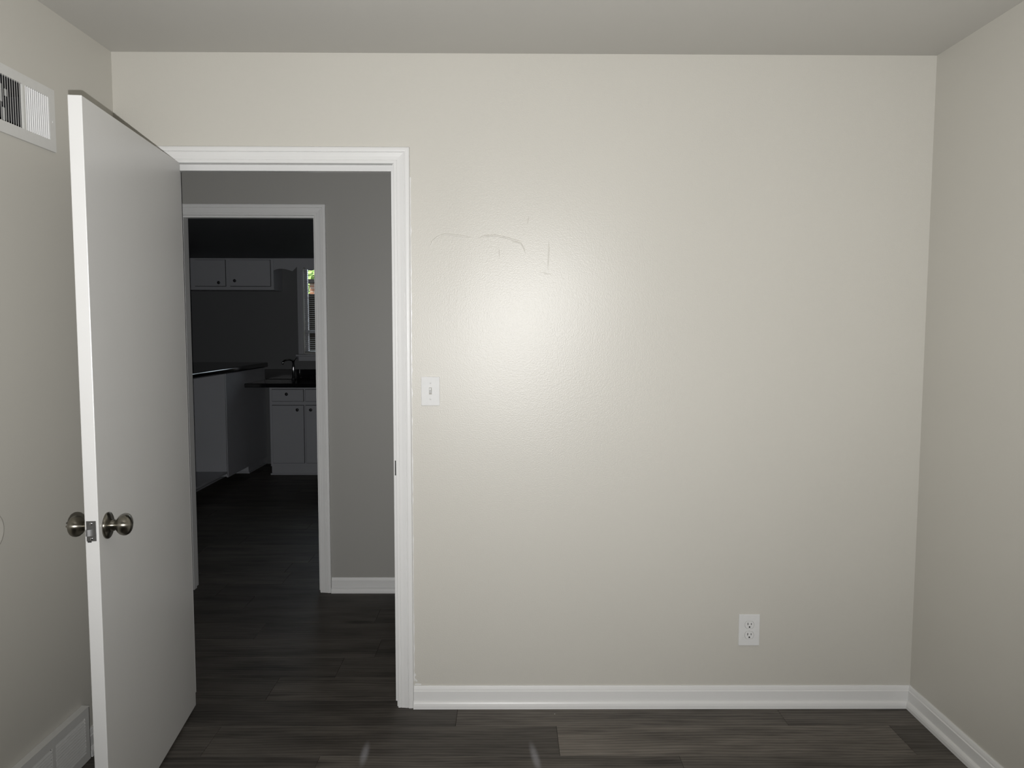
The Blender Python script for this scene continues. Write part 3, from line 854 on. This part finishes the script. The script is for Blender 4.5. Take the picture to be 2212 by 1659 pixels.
val = [(-0.931, 2.1485), (-0.931, 2.024), (-0.912, 2.034), (-0.889, 2.041), (-0.860, 2.044), (-0.833, 2.043), (-0.808, 2.039), (-0.786, 2.033), (-0.762, 2.026), (-0.740, 2.019),
       (-0.697, 2.064), (-0.688, 2.050), (-0.673, 2.033), (-0.656, 2.019), (-0.623, 2.060), (-0.612, 2.052), (-0.599, 2.044), (-0.588, 2.036), (-0.576, 2.029), (-0.553, 2.026), (-0.516, 2.036), (-0.470, 2.042), (-0.422, 2.036)]
mid = -0.25
right_half = [(2 * mid - x, z) for x, z in reversed(val)]
tag(prism_xz('window_valance', val + right_half, 4.876, 4.894, M_CAB), 'dark scalloped wooden valance board above the kitchen window', 'valance')

# ------------------------------------------------------------------ kitchen window and blind
win = tag(empty('window_1', (WX0, KB, WZ0)), 'small white framed kitchen window with daylight behind its blind', 'window', 'structure')
def f_(t):
    yf = KB - 0.018
    for nm, b in (('window_casing', (WX0 - 0.056, WX0 - 0.002, yf, KB - 0.0005, WZ0 - 0.004, 2.149)), ('window_casing', (WX1 + 0.002, WX1 + 0.056, yf, KB - 0.0005, WZ0 - 0.004, 2.149)),
                  ('window_casing', (WX0 - 0.0015, WX1 + 0.0015, yf, KB - 0.0005, WZ1 + 0.002, 2.149))):
        box(nm, b, M_CAB, t, 0.003)
    box('casing_bead', (WX0 - 0.034, WX0 - 0.022, yf - 0.006, yf, WZ0 - 0.003, 2.145), M_CAB, t, 0.002)
    box('window_sill', (WX0 - 0.075, WX1 + 0.075, KB - 0.050, KB - 0.0005, WZ0 - 0.024, WZ0 - 0.005), M_CAB, t, 0.003)
    box('window_apron', (WX0 - 0.056, WX1 + 0.056, yf, KB - 0.0005, WZ0 - 0.075, WZ0 - 0.025), M_CAB, t, 0.003)
    for b in ((WX0, WX0 + 0.030, KB + 0.06, KB + 0.10, WZ0, WZ1), (WX1 - 0.030, WX1, KB + 0.06, KB + 0.10, WZ0, WZ1), (WX0 + 0.0305, WX1 - 0.0305, KB + 0.06, KB + 0.10, WZ0, WZ0 + 0.03),
              (WX0 + 0.0305, WX1 - 0.0305, KB + 0.06, KB + 0.10, WZ1 - 0.03, WZ1), (WX0 + 0.0305, WX1 - 0.0305, KB + 0.062, KB + 0.098, 1.392, 1.422)):
        box('sash_rail', b, M_CAB, t)
    for b in ((WX0 + 0.0002, WX0 + 0.005, KB - 0.0004, KB + 0.0595, WZ0 + 0.0055, WZ1 - 0.0055), (WX1 - 0.005, WX1 - 0.0002, KB - 0.0004, KB + 0.0595, WZ0 + 0.0055, WZ1 - 0.0055),
              (WX0 + 0.0002, WX1 - 0.0002, KB - 0.0004, KB + 0.0595, WZ0 + 0.0002, WZ0 + 0.005), (WX0 + 0.0002, WX1 - 0.0002, KB - 0.0004, KB + 0.0595, WZ1 - 0.005, WZ1 - 0.0002)):
        box('reveal_lining', b, M_TRIM, t)
    box('pane', (WX0 + 0.031, WX1 - 0.031, KB + 0.078, KB + 0.081, WZ0 + 0.0305, 1.3915), M_GLASS, t)
    box('pane', (WX0 + 0.031, WX1 - 0.031, KB + 0.078, KB + 0.081, 1.4225, WZ1 - 0.0305), M_GLASS, t)
into(win, f_)

bl = tag(empty('window_blind', (WX0, KB + 0.028, WZ0)), 'white horizontal slat blind hanging in the kitchen window', 'blind')
LX = WX1 - WX0 - 0.018
box('headrail', (0.009, 0.009 + LX, -0.014, 0.014, WZ1 - WZ0 - 0.030, WZ1 - WZ0 - 0.002), M_BLIND, bl, 0.002)
bm = bmesh.new()
cs = [(-0.0125, -0.0006), (-0.006, 0.0009), (0.0, 0.0014), (0.006, 0.0009), (0.0125, -0.0006)]
T = 0.0006
A = [[bm.verts.new((x, y, z)) for y, z in cs] for x in (0.0, LX)]
Bv = [[bm.verts.new((x, y, z - T)) for y, z in cs] for x in (0.0, LX)]
for i in range(4):
    bm.faces.new((A[0][i], A[1][i], A[1][i + 1], A[0][i + 1]))
    bm.faces.new((Bv[0][i], Bv[0][i + 1], Bv[1][i + 1], Bv[1][i]))
for s in (0, 4): bm.faces.new((A[0][s], A[1][s], Bv[1][s], Bv[0][s]))
for e_ in (0, 1): bm.faces.new(A[e_] + list(reversed(Bv[e_])))
s0 = finish('slat', bm, M_BLIND, bl)
NS = 42
for i in range(NS):
    s_ = s0 if i == 0 else s0.copy()
    if i: COL.objects.link(s_)
    s_.location = (0.009, 0, 0.026 + i * 0.0205)
    s_.rotation_euler = (0.10, 0, 0)
box('bottom_rail', (0.009, 0.009 + LX, -0.012, 0.012, 0.004, 0.018), M_BLIND, bl, 0.002)
for x in (0.055, 0.45, 0.845):
    for y in (-0.0132, 0.0132):
        tube('ladder_cord', [(x, y, 0.012), (x, y, WZ1 - WZ0 - 0.02)], 0.0008, M_BLIND, bl, 6)

# ------------------------------------------------------------------ outside the kitchen window
gr = box('ground', (-30, 30, KB + 0.13, 50, -0.40, -0.30), M_GRASS)
tag(gr, 'dark lawn outside the kitchen window', 'ground', 'structure')
hs = tag(empty('brick_house', (-2.0, 14.0, -0.3)), 'orange brick neighbouring house seen through the blind', 'house')
def f_(t):
    boxes('brick_wall', [(-2.94, 6.0, 14.0, 14.25, 2.10, 2.42), (3.0, 6.0, 14.0, 14.25, -0.3, 2.10)], M_BRICK, t)
    box('porch_back', (-3.4, 3.2, 17.0, 17.2, -0.3, 2.10), M_SHINGLE, t)
    box('porch_ceiling', (-2.94, 6.0, 14.26, 17.0, 2.12, 2.20), M_SHINGLE, t)
    box('roof', (-2.98, 6.2, 13.7, 14.3, 2.425, 2.50), M_SHINGLE, t)
    box('porch_shade_sheet', (-2.94, 3.0, 14.10, 14.12, -0.3, 2.09), M_OUTSHADE, t)  # black sheet stands in for the shaded porch interior
into(hs, f_)
fn = box('board_fence', (-9.0, -2.55, 13.0, 13.1, -0.30, 2.15), M_OUTSHADE)
tag(fn, 'dark fence beyond the kitchen window, left of the brick house', 'fence')
tr = tag(empty('tree', (-5.3, 24.0, -0.3)), 'bright green leafy tree behind the brick house', 'tree')
tube('trunk', [(0, 0, 0), (0.05, 0, 1.2), (-0.05, 0.1, 2.4), (0.1, 0, 3.6)], [0.22, 0.18, 0.15, 0.08], M_BARK, tr, 10)
bm = bmesh.new()
for i in range(2600):
    u, v_, w_ = random.gauss(0, 1), random.gauss(0, 1), random.gauss(0, 1)
    l = math.sqrt(u * u + v_ * v_ + w_ * w_) or 1
    rr = random.random() ** 0.4
    c = Vector((u / l * 1.35 * rr, v_ / l * 1.2 * rr, 3.4 + w_ / l * 1.3 * rr))
    n = Vector((random.uniform(-1, 1), random.uniform(-1.4, 0.2), random.uniform(-0.2, 1))).normalized()
    a = n.orthogonal().normalized() * 0.12; b = n.cross(a).normalized() * 0.07
    bm.faces.new([bm.verts.new(c + a), bm.verts.new(c + b), bm.verts.new(c - a), bm.verts.new(c - b)])
fo = finish('foliage', bm, M_LEAF, tr)
fo['kind'] = 'stuff'
